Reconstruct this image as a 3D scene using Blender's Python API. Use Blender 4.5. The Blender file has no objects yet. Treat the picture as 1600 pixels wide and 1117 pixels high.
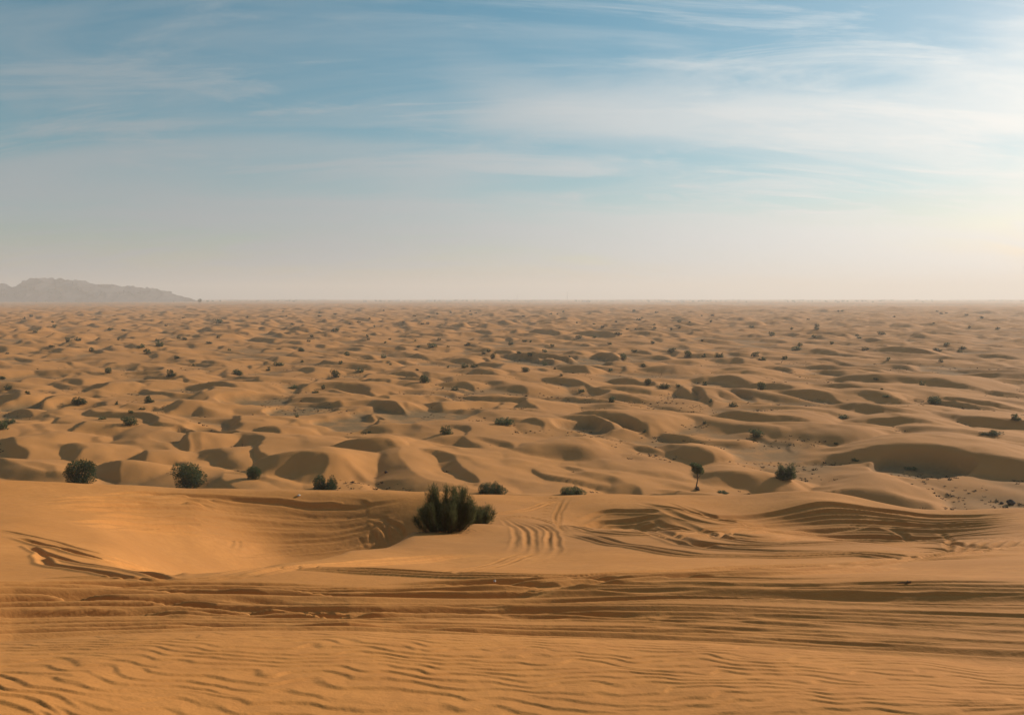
import bpy, math, random
import numpy as np
from mathutils import Vector

# ------------------------------------------------------------------ camera, world, sun, exposure
SC = bpy.context.scene
COL = SC.collection
F = 1256.0            # focal length in photo pixels (1600 wide)
EYE = 26.0            # eye above the plain
PITCH = math.radians(4.24)
SUN_AZ, SUN_EL = math.radians(54), math.radians(22.5)     # azimuth clockwise from +Y

cd = bpy.data.cameras.new('camera'); cam = bpy.data.objects.new('camera', cd); COL.objects.link(cam)
cam.location = (0, 0, EYE)
cam.rotation_euler = (math.pi/2 - PITCH, 0, 0)
cd.sensor_width = 36.0; cd.lens = 36.0*F/1600.0
cd.clip_start = 0.05; cd.clip_end = 60000
SC.camera = cam

W = bpy.data.worlds.new('World'); SC.world = W; W.use_nodes = True
OFF = (-13.1, 17.9)
def build_world():
    nt = W.node_tree; N = nt.nodes; L = nt.links; N.clear()
    out = N.new('ShaderNodeOutputWorld'); bg = N.new('ShaderNodeBackground')
    bg.inputs[1].default_value = 0.085
    L.new(bg.outputs[0], out.inputs[0])
    sky = N.new('ShaderNodeTexSky'); sky.sky_type = 'NISHITA'; sky.sun_disc = False
    sky.sun_elevation = SUN_EL; sky.sun_rotation = SUN_AZ
    sky.altitude = 100; sky.air_density = 1.0; sky.dust_density = 0.7; sky.ozone_density = 2.0
    tc = N.new('ShaderNodeTexCoord')
    sep = N.new('ShaderNodeSeparateXYZ'); L.new(tc.outputs['Generated'], sep.inputs[0])
    def math_(op, a, b=None, clamp=False):
        m = N.new('ShaderNodeMath'); m.operation = op; m.use_clamp = clamp
        for i, v in enumerate((a, b)):
            if v is None: continue
            if isinstance(v, (int, float)): m.inputs[i].default_value = v
            else: L.new(v, m.inputs[i])
        return m.outputs[0]
    zc = math_('MAXIMUM', sep.outputs[2], 0.0)
    den = math_('ADD', zc, 0.22)
    px = math_('DIVIDE', sep.outputs[0], den); py = math_('DIVIDE', sep.outputs[1], den)
    comb = N.new('ShaderNodeCombineXYZ'); L.new(px, comb.inputs[0]); L.new(py, comb.inputs[1])
    def noise(scale, loc, rot, stretch, detail, rough, dist):
        mp = N.new('ShaderNodeMapping'); mp.inputs['Location'].default_value = loc
        mp.inputs['Rotation'].default_value = (0, 0, rot); mp.inputs['Scale'].default_value = stretch
        L.new(comb.outputs[0], mp.inputs[0])
        n = N.new('ShaderNodeTexNoise'); n.inputs['Scale'].default_value = scale
        n.inputs['Detail'].default_value = detail; n.inputs['Roughness'].default_value = rough
        n.inputs['Distortion'].default_value = dist
        L.new(mp.outputs[0], n.inputs['Vector']); return n.outputs[0]
    def ramp(v, a, b):
        mr = N.new('ShaderNodeMapRange'); mr.interpolation_type = 'SMOOTHSTEP'
        mr.inputs[1].default_value = a; mr.inputs[2].default_value = b
        L.new(v, mr.inputs[0]); return mr.outputs[0]
    broad = noise(0.62, (OFF[0], OFF[1], 0), math.radians(20), (1.0, 1.6, 1), 2, 0.45, 0.5)
    wisp = noise(1.1, (19.4, 4.3, 0), math.radians(-25), (0.6, 1.9, 1), 6, 0.58, 0.8)
    fine = noise(2.4, (-19.5, -17.6, 0), math.radians(-20), (0.6, 2.2, 1), 9, 0.66, 0.9)
    # sun proximity: thin ice cloud and dust scatter forward
    sd = (math.sin(SUN_AZ)*math.cos(SUN_EL), math.cos(SUN_AZ)*math.cos(SUN_EL), math.sin(SUN_EL))
    vm = N.new('ShaderNodeVectorMath'); vm.operation = 'DOT_PRODUCT'
    L.new(tc.outputs['Generated'], vm.inputs[0]); vm.inputs[1].default_value = sd
    mu = math_('MAXIMUM', vm.outputs['Value'], 0.0)
    fwd = math_('POWER', mu, 3.0)
    tau = math_('ADD', math_('MULTIPLY', ramp(broad, 0.45, 0.62), 0.34), math_('MULTIPLY', ramp(wisp, 0.44, 0.72), 0.30))
    tau = math_('ADD', tau, math_('MULTIPLY', ramp(fine, 0.47, 0.72), 0.30))
    tau = math_('ADD', tau, 0.012)
    # the sheet is seen through more of itself towards the horizon
    slant = math_('ADD', math_('DIVIDE', tau, math_('ADD', zc, 0.07)), math_('DIVIDE', 0.05, math_('ADD', zc, 0.025)))
    cov = math_('SUBTRACT', 1.0, math_('EXPONENT', math_('MULTIPLY', slant, -0.85)))
    lum = math_('ADD', math_('MULTIPLY', fwd, 8.5), 4.05)
    hue = N.new('ShaderNodeMix'); hue.data_type = 'RGBA'; L.new(fwd, hue.inputs['Factor'])
    hue.inputs['A'].default_value = (0.82, 0.955, 1.04, 1); hue.inputs['B'].default_value = (1.08, 1.0, 0.90, 1)
    cc = N.new('ShaderNodeVectorMath'); cc.operation = 'SCALE'; L.new(hue.outputs['Result'], cc.inputs[0])
    L.new(lum, cc.inputs['Scale'])
    tint = N.new('ShaderNodeHueSaturation'); tint.inputs['Hue'].default_value = 0.468; tint.inputs['Saturation'].default_value = 1.6
    tint.inputs['Value'].default_value = 0.86
    L.new(sky.outputs[0], tint.inputs['Color'])
    mix = N.new('ShaderNodeMix'); mix.data_type = 'RGBA'
    L.new(cov, mix.inputs['Factor']); L.new(tint.outputs[0], mix.inputs['A']); L.new(cc.outputs[0], mix.inputs['B'])
    L.new(mix.outputs['Result'], bg.inputs[0])
build_world()

sl = bpy.data.lights.new('sun', 'SUN'); sun = bpy.data.objects.new('sun', sl); COL.objects.link(sun)
sl.energy = 4.2; sl.angle = math.radians(0.8); sl.color = (1.0, 0.90, 0.76)
sdir = Vector((math.sin(SUN_AZ)*math.cos(SUN_EL), math.cos(SUN_AZ)*math.cos(SUN_EL), math.sin(SUN_EL)))
sun.rotation_euler = sdir.to_track_quat('Z', 'Y').to_euler()
sun.location = (200, 100, 150)

vs = SC.view_settings
vs.view_transform = 'Standard'; vs.look = 'None'; vs.gamma = 1.0; vs.use_curve_mapping = False
vs.exposure = 0.2
SC.render.engine = 'CYCLES'
cy = SC.cycles
cy.use_denoising = True
cy.max_bounces = 6; cy.diffuse_bounces = 3; cy.volume_bounces = 1; cy.transparent_max_bounces = 8
cy.caustics_reflective = False; cy.caustics_refractive = False

rng = np.random.default_rng(11)
rnd = random.Random(5)

# ------------------------------------------------------------------ numeric helpers
def perlin(x, y, seed=0):
    x = np.asarray(x, float); y = np.asarray(y, float)
    xi = np.floor(x).astype(np.int64); yi = np.floor(y).astype(np.int64)
    xf = x - xi; yf = y - yi
    u = xf*xf*xf*(xf*(xf*6-15)+10); v = yf*yf*yf*(yf*(yf*6-15)+10)
    def g(ix, iy, fx, fy):
        h = (ix*374761393 + iy*668265263 + seed*974634777) & 0xFFFFFFFF
        h = ((h ^ (h >> 13))*1274126177) & 0xFFFFFFFF
        h = (h ^ (h >> 16)) & 0xFFFF
        a = h*(2*math.pi/65536.0)
        return np.cos(a)*fx + np.sin(a)*fy
    n00 = g(xi, yi, xf, yf); n10 = g(xi+1, yi, xf-1, yf)
    n01 = g(xi, yi+1, xf, yf-1); n11 = g(xi+1, yi+1, xf-1, yf-1)
    a = n00 + u*(n10-n00); b = n01 + u*(n11-n01)
    return (a + v*(b-a))*1.5
def fbm(x, y, seed=0, octv=3, gain=0.5):
    s = 0; a = 1.0; f = 1.0
    for i in range(octv):
        s = s + a*perlin(x*f, y*f, seed+i*17); a *= gain; f *= 2.03
    return s
def sstep(a, b, x):
    t = np.clip((x-a)/(b-a), 0, 1); return t*t*(3-2*t)
def pchip_slopes(x, y):
    # x (K,), y (K, ...) -> monotone slopes
    h = np.diff(x); shp = (-1,)+(1,)*(y.ndim-1); h = h.reshape(shp)
    d = np.diff(y, axis=0)/h
    m = np.zeros_like(y)
    w1 = 2*h[1:]+h[:-1]; w2 = h[1:]+2*h[:-1]
    same = d[:-1]*d[1:] > 0
    with np.errstate(divide='ignore', invalid='ignore'):
        mm = (w1+w2)/(w1/np.where(same, d[:-1], 1)+w2/np.where(same, d[1:], 1))
    m[1:-1] = np.where(same, mm, 0.0)
    m[0] = d[0]; m[-1] = d[-1]
    return m
def hermite(x, y, m, xq):
    i = np.clip(np.searchsorted(x, xq)-1, 0, len(x)-2)
    h = (x[i+1]-x[i]); t = np.clip((xq-x[i])/h, 0, 1)
    shp = (-1,)+(1,)*(y.ndim-1); h = h.reshape(shp); t = t.reshape(shp)
    t2 = t*t; t3 = t2*t
    return (2*t3-3*t2+1)*y[i] + (t3-2*t2+t)*h*m[i] + (-2*t3+3*t2)*y[i+1] + (t3-t2)*h*m[i+1]

cp, sp = math.cos(PITCH), math.sin(PITCH)
def ray(u, v):
    """photo pixel -> (azimuth, tan of elevation)"""
    a = (np.asarray(u, float)-800)/F; b = -(np.asarray(v, float)-558.5)/F
    x = a; y = cp + b*sp; z = -sp + b*cp
    r = np.hypot(x, y)
    return np.arctan2(x, y), z/r

# ------------------------------------------------------------------ terrain grid (polar round the standing point)
def geo(a, b, k):
    n = max(2, int(math.log(b/a)/k)); return np.geomspace(a, b, n, endpoint=False)
R = np.concatenate([geo(0.6, 2.7, .12), geo(2.7, 6.0, .0023), geo(6.0, 18, .0021), geo(18, 36, .0025), geo(36, 50, .0016),
                    geo(50, 88, .022), geo(88, 420, .0058), geo(420, 2600, .0070), geo(2600, 12500, .028), [12500]])
half = math.radians(34.2); NC = 640
azc = np.linspace(-half, half, NC)
side = half + (math.pi-half)*(np.linspace(0, 1, 25)[1:]**1.5)
AZ = np.concatenate([-side[::-1][0:], azc, side[:-1]])       # -pi .. <pi
NR, NA = len(R), len(AZ)
RR = R[:, None]; AA = AZ[None, :]
X = RR*np.sin(AA); Y = RR*np.cos(AA)

# ---- near dune: section lines read off the photograph at measured distances
Uk = np.array([-60, 0, 150, 300, 450, 550, 650, 720, 850, 970, 1100, 1290, 1430, 1600, 1660], float)
vA = np.interp(Uk, [0, 150, 300, 540, 700, 860, 1070, 1200, 1400, 1600], [1003, 993, 987, 983, 989, 997, 1004, 1011, 1026, 1044])
rows_r = [3.2, 4.2, 5.2, 6.4, 8.0, 13, 15, 17, 19.5, 22, 25, 28, 31, 35, 39, 43, 46, 48]
tab = {
 0:   [906,893,880,868,857,846,836,826,812,795,775,760,750],
 150: [908,896,885,876,868,860,850,842,828,808,785,768,757],
 300: [909,902,908,918,922,920,915,905,888,855,812,781,765],
 450: [909,895,884,879,898,925,950,955,945,915,870,808,768],
 550: [909,896,885,874,863,860,895,935,945,925,872,808,769],
 650: [909,896,886,876,866,853,840,833,860,868,840,798,771],
 720: [909,897,887,877,867,854,841,830,818,803,789,778,772],
 850: [907,896,887,877,867,855,843,832,818,804,791,781,775],
 970: [905,895,886,877,867,855,843,832,818,803,788,778,772],
 1100:[903,894,886,877,868,858,848,840,830,816,797,782,775],
 1290:[903,894,886,877,868,861,855,851,849,840,817,788,772],
 1430:[905,895,886,876,869,862,857,853,850,842,824,805,796],
 1600:[908,896,884,872,862,855,850,846,842,833,817,802,794]}
tab[-60] = tab[0]; tab[1660] = tab[1600]
near_v = np.zeros((len(rows_r), len(Uk)))
for j, u in enumerate(Uk):
    near_v[0, j] = 1117+(vA[j]-990)*0.6
    near_v[1, j] = vA[j]+40
    near_v[2, j] = vA[j]; near_v[3, j] = vA[j]+42; near_v[4, j] = vA[j]+3
    near_v[5:, j] = tab[int(u)]
prof_r = np.array([0.0, 1.4] + rows_r + [53, 66, 82, 100])
prof_z = np.zeros((len(prof_r), len(Uk)))
az_k = ray(Uk, 900)[0]
prof_z[0] = -1.40; prof_z[1] = -1.46
for i, r in enumerate(rows_r):
    prof_z[2+i] = r*ray(Uk, near_v[i])[1]
zc_ = prof_z[2+len(rows_r)-1]
prof_z[-4] = zc_-1.6; prof_z[-3] = zc_-8.0; prof_z[-2] = zc_*0.2 - 25*0.8 - 1.2; prof_z[-1] = -EYE
# spread over azimuth, then along radius
PK = prof_z.T
colz = hermite(az_k, PK, pchip_slopes(az_k, PK), np.clip(AZ, az_k[0], az_k[-1]))     # (NA, K)
back = sstep(math.radians(60), math.pi, np.abs(AZ))[:, None]
mean_prof = colz[[0, -1]].mean(0)[None, :]
colz = colz*(1-back) + mean_prof*back
pz = colz.T
lr = prof_r.copy()
Zb = hermite(lr, pz, pchip_slopes(lr, pz), np.minimum(R, 99.999))
Z = Zb.copy()

near = 1-sstep(46, 70, RR)
# soft swells on the near flank
Z += near*sstep(6, 14, RR)*(0.09*fbm(X/5.5+3, Y/5.5, 3, 2) + 0.012*fbm(X/1.7, Y/1.7, 9, 2))
Z += (1-sstep(6, 9, RR))*0.016*fbm(X/1.6, Y/1.6, 21, 2)
def bump(u, v, r, wx, wy, h, rot=0.0):
    global Z
    a, _ = ray(u, v); cx, cy_ = r*math.sin(a), r*math.cos(a)
    dx = X-cx; dy = Y-cy_; c, s = math.cos(rot), math.sin(rot)
    p = (dx*c+dy*s)/wx; q = (-dx*s+dy*c)/wy
    Z = Z + h*np.exp(-(p*p+q*q))
bump(968, 806, 38, 2.4, 3.0, -1.15)          # the hollow
bump(1040, 790, 41, 1.6, 2.5, 0.25)
bump(1290, 778, 45, 2.2, 1.7, 0.45, -0.3)
bump(1380, 805, 41, 3.0, 1.6, -0.55, -0.35)
bump(1180, 830, 33, 3.0, 1.6, 0.22)
bump(1330, 845, 28, 2.2, 1.3, 0.20)
bump(1540, 838, 29, 3.0, 1.5, -0.35)
bump(620, 785, 44, 2.4, 2.2, -0.45)
bump(740, 815, 32, 1.6, 1.6, 0.22)

PLAIN = sstep(70, 100, RR)
# ---- plain: low swells
swell = 0.9*fbm(X/55, Y/55, 31, 2) + 0.4*fbm(X/19, Y/19, 41, 2)
big = 5.0*sstep(900, 3500, RR)*fbm(X/1100, Y/1100, 51, 2)
SW = PLAIN*(swell+big)

# ---- dunes of the plain: crescent bodies, slip faces towards the viewer's left
WX = X + 4.5*fbm(X/24, Y/24, 61, 2) + .9*fbm(X/6, Y/6, 62, 2); WY = Y + 4.5*fbm(X/24+40, Y/24, 71, 2) + .9*fbm(X/6+7, Y/6, 72, 2)
HD = np.zeros_like(X)
TS = math.tan(math.radians(31))
def dune(cx, cy_, w, h, ang, horn=0.6, soft=False, stoss=2.3):
    rc = math.hypot(cx, cy_); rad = w*max(1.3, stoss)+9
    r0 = np.searchsorted(R, rc-rad); r1 = np.searchsorted(R, rc+rad)
    a = math.atan2(cx, cy_); da = min(1.5, rad/max(rc-rad*0.5, 20))
    c0 = np.searchsorted(AZ, a-da); c1 = np.searchsorted(AZ, a+da)
    if r1 <= r0 or c1 <= c0: return
    dx = WX[r0:r1, c0:c1]-cx; dy = WY[r0:r1, c0:c1]-cy_
    c, s = math.cos(ang), math.sin(ang)
    wv = dx*c+dy*s; sv = -dx*s+dy*c
    sn = sv/w; body = np.clip(1-sn*sn, 0, None)
    Hs = h*body**1.6
    wc = horn*w*sn*sn
    t = np.clip((wc-wv)/(stoss*w*(0.55+0.45*body)), 0, 1)
    st = Hs*(0.5+0.5*np.cos(math.pi*t))
    if soft:
        t2 = np.clip((wv-wc)/(h*4.0), 0, 1); le = Hs*(0.5+0.5*np.cos(math.pi*t2))
    else:
        k_ = TS*(wv-wc)/np.maximum(Hs, .05)
        le = Hs*np.where(k_ < .75, 1-k_, .25*np.exp(-np.clip(k_-.75, 0, 9)*4))
    hh = np.where(wv < wc, st, le)
    sub = HD[r0:r1, c0:c1]; np.maximum(sub, hh, out=sub)
def pdune(u, v, wpx, h, deg, horn=0.6, soft=False, stoss=2.3):
    a, t = ray(u, v); r = (EYE-h*0.8)/-t
    dune(r*math.sin(a), r*math.cos(a), 1.25*wpx*r/F, h*.8, math.radians(deg), horn, soft, stoss*.8)
# angle: direction the slip face looks, degrees from +X (-90 = to the viewer)
for a in [(475, 702, 95, 5.0, -140, .5), (590, 684, 85, 4.2, -112, .9), (655, 752, 45, 2.2, -135, .4),
          (950, 640, 110, 4.2, -142, .25), (1190, 646, 120, 3.8, -132, .3), (1480, 698, 165, 4.6, -128, .25),
          (1420, 588, 130, 4.4, -135, .3), (1340, 752, 105, 3.2, -105, .7), (1280, 668, 120, 3.0, -130, .4, True),
          (78, 616, 55, 3.8, -150, .5), (100, 660, 70, 3.8, -150, .5), (308, 674, 60, 3.6, -145, .5),
          (290, 624, 70, 3.8, -155, .5), (120, 692, 80, 3.6, -140, .4), (170, 722, 70, 3.2, -145, .4),
          (890, 694, 110, 3.0, -125, .4, True), (1150, 722, 95, 3.6, -110, .5, True), (830, 655, 70, 3.2, -140, .6),
          (420, 664, 75, 3.2, -130, .5), (700, 620, 60, 3.4, -145, .5), (600, 615, 60, 3.0, -140, .6),
          (1400, 655, 110, 3.0, -130, .4), (1540, 650, 100, 3.0, -135, .4), (760, 720, 140, 2.4, -110, .3, True),
          (1000, 725, 120, 2.6, -115, .4, True), (1100, 690, 60, 3.2, -140, .5), (560, 640, 55, 2.8, -145, .6),
          (20, 690, 110, 3.4, -130, .4), (380, 700, 90, 2.6, -125, .4, True), (230, 700, 60, 2.8, -150, .5),
          (1000, 590, 60, 2.8, -140, .6), (1130, 590, 80, 3.0, -135, .5), (1260, 610, 90, 2.8, -140, .5)]:
    pdune(*a)
drng = np.random.default_rng(23)
def scatter(r0, r1, cell, wlo, whi, hk, p_soft):
    amax = math.radians(48)
    area = amax*(r1*r1-r0*r0); n = int(area/(cell*cell))
    rr = np.sqrt(drng.uniform(r0*r0, r1*r1, n)); aa = drng.uniform(-amax, amax, n)
    for r, a in zip(rr, aa):
        w = drng.uniform(wlo, whi)*drng.uniform(.7, 1.15); h = w*hk*drng.uniform(.55, 1.25)
        k = drng.uniform(1.1, 2.0)
        dune(r*math.sin(a), r*math.cos(a), w*k, h, math.radians(-145+drng.normal(0, 16)),
             drng.uniform(.2, .65), drng.random() < p_soft, drng.uniform(1.1, 1.8)/k)
scatter(105, 190, 24.0, 11, 18, .13, .3)
scatter(185, 520, 19, 8, 15, .19, .15)
scatter(520, 1300, 24, 10, 18, .21, .1)
scatter(1300, 3200, 34, 15, 28, .20, .05)
def ridges(lam, h, seed, deg, lo=-.3, hi=.4, lee=.19, warp=.5):
    """linked transverse dunes: gentle windward backs, sharp brinks, steep lee faces"""
    a = math.radians(deg); c, s_ = math.cos(a), math.sin(a)
    wv = X*c+Y*s_; sv = -X*s_+Y*c
    ph_ = (wv + warp*lam*fbm(wv/(1.7*lam)+seed, sv/(1.5*lam), seed, 2, .45) + .05*lam*perlin(X/(lam*.28), Y/(lam*.28), seed+3))/lam
    q = ph_-np.floor(ph_)
    up = np.clip(q/(1-lee), 0, 1); dn = np.clip((q-(1-lee))/lee, 0, 1)
    shp = np.where(q < 1-lee, .5*(up*up*(3-2*up))+.5*up**1.6, 1-dn)
    amp_ = sstep(lo, hi, fbm(wv/(lam*1.3)+9, sv/(lam*2.2)+seed, seed+7, 2))*(.75+.25*perlin(X/(lam*4), Y/(lam*4), seed+9))
    return h*amp_*shp
BIG = HD
SMALL = ridges(8.0, .42, 505, -138, -.2, .5, .22)*(1-sstep(320, 480, RR))
R1 = ridges(23.0, 2.6, 515, -146); R2 = ridges(33.0, 3.1, 525, -157, -.1, .5)
R3 = ridges(15.0, 1.4, 535, -128, -.1, .5)*(1-sstep(900, 1500, RR))
HD = np.maximum(np.maximum(R1, R2), np.maximum(BIG, R3))*(1+.2*sstep(350, 600, RR)-.35*sstep(900, 2000, RR)) + SMALL
hill = 0.5+0.5*np.clip(fbm(X/120, Y/120, 81, 2)*1.6+0.4, -0.6, 1)
HDm = HD*(0.7+0.3*hill)
PAN = np.zeros_like(X)
for u, v, wp, dr in ((880, 566, 105, 26), (640, 655, 95, 13), (470, 645, 50, 10), (930, 676, 65, 6), (1440, 742, 70, 5), (400, 632, 45, 10), (560, 665, 60, 9), (1130, 625, 45, 9), (300, 690, 45, 7), (60, 640, 40, 8)):
    a_, t_ = ray(u, v); r_ = EYE/-float(t_); x_, y_ = r_*math.sin(a_), r_*math.cos(a_); w_ = wp*r_/F
    e_ = ((X-x_)/w_)**2+((Y-y_)/dr)**2
    e_ = e_*(1+.5*fbm(X/9, Y/9, 411, 2))
    PAN = np.maximum(PAN, sstep(1.3, .7, e_))
PAN *= sstep(2.4, 1.2, HDm)
HDm = HDm*(1-.93*PAN)
flat_wt = np.maximum(PAN*1.0, .75*sstep(0.7, 0.08, HDm))          # gravel pans between the dunes
Z += PLAIN*HDm + SW*(1-.9*PAN)
Z += PLAIN*0.05*fbm(X/3.1, Y/3.1, 91, 2)*(1-sstep(300, 500, RR))
# keep the drop behind the near rim out of sight of the plain
Z0 = Z.copy()

def column(a):
    i = np.clip(np.searchsorted(AZ, a)-1, 0, NA-2); t = (a-AZ[i])/(AZ[i+1]-AZ[i])
    return i, t
def hit(u, v, rmin=2.7, grid=None):
    """first terrain point seen at a photo pixel"""
    g = Z if grid is None else grid
    a, t = ray(u, v); i, f = column(float(a))
    zc = g[:, i]*(1-f)+g[:, i+1]*f
    el = zc/R
    k0 = np.searchsorted(R, rmin)
    idx = np.nonzero(el[k0:] >= t)[0]
    if len(idx) == 0: k = NR-1
    else: k = k0+idx[0]
    if k == 0: r = R[0]
    else:
        e0, e1 = el[k-1], el[k]; q = (t-e0)/(e1-e0) if e1 > e0 else 1.0
        r = R[k-1]+(R[k]-R[k-1])*min(max(q, 0), 1)
    return r*math.sin(a), r*math.cos(a), r
def height(x, y):
    a = math.atan2(x, y); r = math.hypot(x, y)
    i, f = column(a); k = int(np.clip(np.searchsorted(R, r)-1, 0, NR-2)); g = (r-R[k])/(R[k+1]-R[k])
    return float((Z[k, i]*(1-f)+Z[k, i+1]*f)*(1-g) + (Z[k+1, i]*(1-f)+Z[k+1, i+1]*f)*g)

# ---- tyre tracks pressed into the near flank
def smooth_line(P, n):
    P = np.array(P, float); d = np.r_[0, np.cumsum(np.hypot(*np.diff(P, axis=0).T))]
    q = np.linspace(0, d[-1], n)
    return hermite(d, P, pchip_slopes(d, P), q)
def rut(xy, width, depth, fade=0.15, vary=0.0, seed=0, berm=0.45, gain=1.0):
    xy = np.asarray(xy)
    n = len(xy); s = np.linspace(0, 1, n)
    amp = gain*np.minimum(sstep(0, fade, s), sstep(0, fade, 1-s))
    if vary: amp = amp*np.clip(1+vary*perlin(s*3.5+seed*3.3, s*0+seed, seed), 0.05, 2.0)
    rr = np.hypot(xy[:, 0], xy[:, 1]); aa = np.arctan2(xy[:, 0], xy[:, 1])
    m = width*3.2
    step = 10
    r0 = max(0, np.searchsorted(R, rr.min()-m)); r1 = np.searchsorted(R, rr.max()+m)
    best = {}
    for k in range(0, n-1, step):
        e = min(n, k+step+1); seg = xy[k:e]
        q0 = np.searchsorted(R, rr[k:e].min()-m); q1 = np.searchsorted(R, rr[k:e].max()+m)
        da = m/rr[k:e].min()
        c0 = np.searchsorted(AZ, aa[k:e].min()-da); c1 = np.searchsorted(AZ, aa[k:e].max()+da)
        if q1 <= q0 or c1 <= c0: continue
        xx = X[q0:q1, c0:c1, None]-seg[:, 0]; yy = Y[q0:q1, c0:c1, None]-seg[:, 1]
        d2 = xx*xx+yy*yy; j = d2.argmin(-1); d = np.sqrt(np.take_along_axis(d2, j[..., None], -1)[..., 0])
        D = DB[q0:q1, c0:c1]; A = DA[q0:q1, c0:c1]
        cl = d < D; D[cl] = d[cl]; A[cl] = amp[k:e][j][cl]
        best.setdefault('b', []).append((q0, q1, c0, c1))
    if not best: return
    bb = np.array(best['b']); q0, c0 = bb[:, 0].min(), bb[:, 2].min(); q1, c1 = bb[:, 1].max(), bb[:, 3].max()
    D = DB[q0:q1, c0:c1]/width; A = DA[q0:q1, c0:c1]
    ok = D < 3.2
    g = 1.05*depth*A*np.exp(-1.1*np.abs(D)**3)*ok; b = berm*depth*A*np.exp(-((D-1.7)/0.55)**2)*ok
    G = GRV[q0:q1, c0:c1]; np.maximum(G, g, out=G)
    B = BRM[q0:q1, c0:c1]; np.maximum(B, b, out=B)
    DB[q0:q1, c0:c1] = 1e9
DB = np.full(X.shape, 1e9); DA = np.zeros(X.shape); GRV = np.zeros(X.shape); BRM = np.zeros(X.shape)
def world_line(P, n):
    uv = smooth_line(P, max(8, n//2)); pts = np.array([hit(u, v, 6.2, Zb)[:2] for u, v in uv])
    # drop jumps where the line of sight leaps over a rim
    jump = np.hypot(*np.diff(pts, axis=0).T); ok = np.r_[True, jump < np.median(jump)*8+0.3]
    pts = pts[ok]
    d = np.r_[0, np.cumsum(np.hypot(*np.diff(pts, axis=0).T))]
    q = np.linspace(0, d[-1], n); pts = np.c_[np.interp(q, d, pts[:, 0]), np.interp(q, d, pts[:, 1])]
    hw = max(2, n//22); ker = np.hanning(2*hw+3)[1:-1]; ker /= ker.sum()
    for _ in range(2):
        for c in range(2):
            pad = np.r_[2*pts[0, c]-pts[hw:0:-1, c], pts[:, c], 2*pts[-1, c]-pts[-2:-hw-2:-1, c]]; pts[:, c] = np.convolve(pad, ker, 'valid')
    return pts
SEED = [0]
def track(P, width=0.13, depth=0.05, pair=0.0, fade=0.15, vary=0.5, n=120, berm=0.45):
    SEED[0] += 1
    w = world_line(P, n)
    t = np.gradient(w, axis=0); t /= np.maximum(1e-6, np.hypot(t[:, 0], t[:, 1]))[:, None]
    nrm = np.c_[-t[:, 1], t[:, 0]]
    wob = 0.05*perlin(np.linspace(0, 9, len(w))+SEED[0]*7.1, np.full(len(w), SEED[0]*1.3), 5)[:, None]
    rut(w+nrm*(wob), width, depth, fade, vary, SEED[0], berm)
    if pair: rut(w+nrm*(wob+pair), width, depth*0.85, fade, vary, SEED[0]+50, berm)
trng = random.Random(8)
# broad band of ruts below the rim
top = lambda u: np.interp(u, [0, 270, 540, 700, 860, 1060, 1250, 1420, 1600], [918, 915, 920, 926, 926, 922, 920, 922, 926])
bot = lambda u: np.interp(u, [0, 150, 300, 540, 700, 860, 1070, 1200, 1400, 1600], [1001, 991, 985, 981, 987, 995, 1001, 1008, 1023, 1040])
def arc(u0, u1, r0, r1, width, depth, fade, vary, wob=.12, pair=0.0, berm=.55):
    SEED[0] += 1
    a0, a1 = float(ray(u0, 940)[0]), float(ray(u1, 940)[0]); n = int(60+abs(u1-u0)/5)
    q = np.linspace(0, 1, n); a = a0+(a1-a0)*q
    sh = np.interp(800+F*np.tan(a), [0, 540, 860, 1600], [.15, -.25, .0, .35])
    r = r0+(r1-r0)*q+sh+.6*wob*perlin(q*3.5+SEED[0]*3.7, q*0+SEED[0], 77)+.012*perlin(q*17+SEED[0], q*0, 78)
    r = np.maximum(r, 8.25+.06*perlin(q*3, q*0+SEED[0], 79))
    for d in ((0, pair) if pair else (0,)):
        rut(np.c_[(r+d)*np.sin(a), (r+d)*np.cos(a)], width, depth, fade, vary, SEED[0], berm, np.interp(800+F*np.tan(a), [0, 700, 1100, 1600], [1.7, 1.15, .7, .5]))
for k in range(13):                      # right across the picture
    r0 = 8.35+4.1*(k+trng.uniform(-.5, .5))/13; wd = trng.choice([.06, .08, .10, .12, .20])
    arc(-160, 1760, r0, max(8.3, r0+trng.uniform(-.5, .5)), wd, wd*trng.uniform(.42, .65), .03, .6, .16)
for k in range(30):
    a = trng.uniform(-100, 1200); b = a+trng.uniform(300, 900); r0 = trng.uniform(8.35, 12.6); wd = trng.uniform(.05, .11)
    arc(a, b, r0, max(8.3, r0+trng.uniform(-.9, .6)), wd, wd*trng.uniform(.5, .9), .3, .25, .1)
T = track
# long paired tracks across the plateau
T([(380, 896), (520, 899), (640, 904), (760, 908), (850, 908), (1000, 899), (1200, 888), (1390, 879), (1440, 873), (1600, 852)], .10, .055, .55, n=220, berm=1.0)
T([(530, 922), (680, 925), (800, 922), (900, 916), (1000, 908), (1150, 900), (1300, 894), (1420, 884)], .13, .065, .55, n=220, berm=1.0)
T([(1060, 896), (1200, 893), (1330, 886), (1420, 876), (1500, 872), (1600, 863)], .11, .05, .6, n=120, berm=1.0)
T([(360, 908), (450, 897), (560, 884), (680, 872), (770, 865)], .11, .045, .6, n=100, berm=1.0)
T([(880, 834), (940, 848), (1000, 860), (1080, 869), (1200, 870), (1340, 868), (1440, 874)], .12, .055, .7, n=140, berm=1.0)
T([(700, 905), (760, 890), (800, 875), (850, 862)], .07, .025, .4, n=60)
for dv, w, dp in ((0, .13, .12), (14, .10, .085), (27, .10, .075), (-11, .09, .06)):
    T([(12+dv*2, 836+dv), (70, 851+dv), (130, 868+dv*.9), (200, 886+dv*.7), (275, 905+dv*.2)], w, dp, 0, .1, .2, n=110)
T([(60, 900), (160, 905), (300, 908), (420, 905)], .07, .04, .3, n=80)
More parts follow.
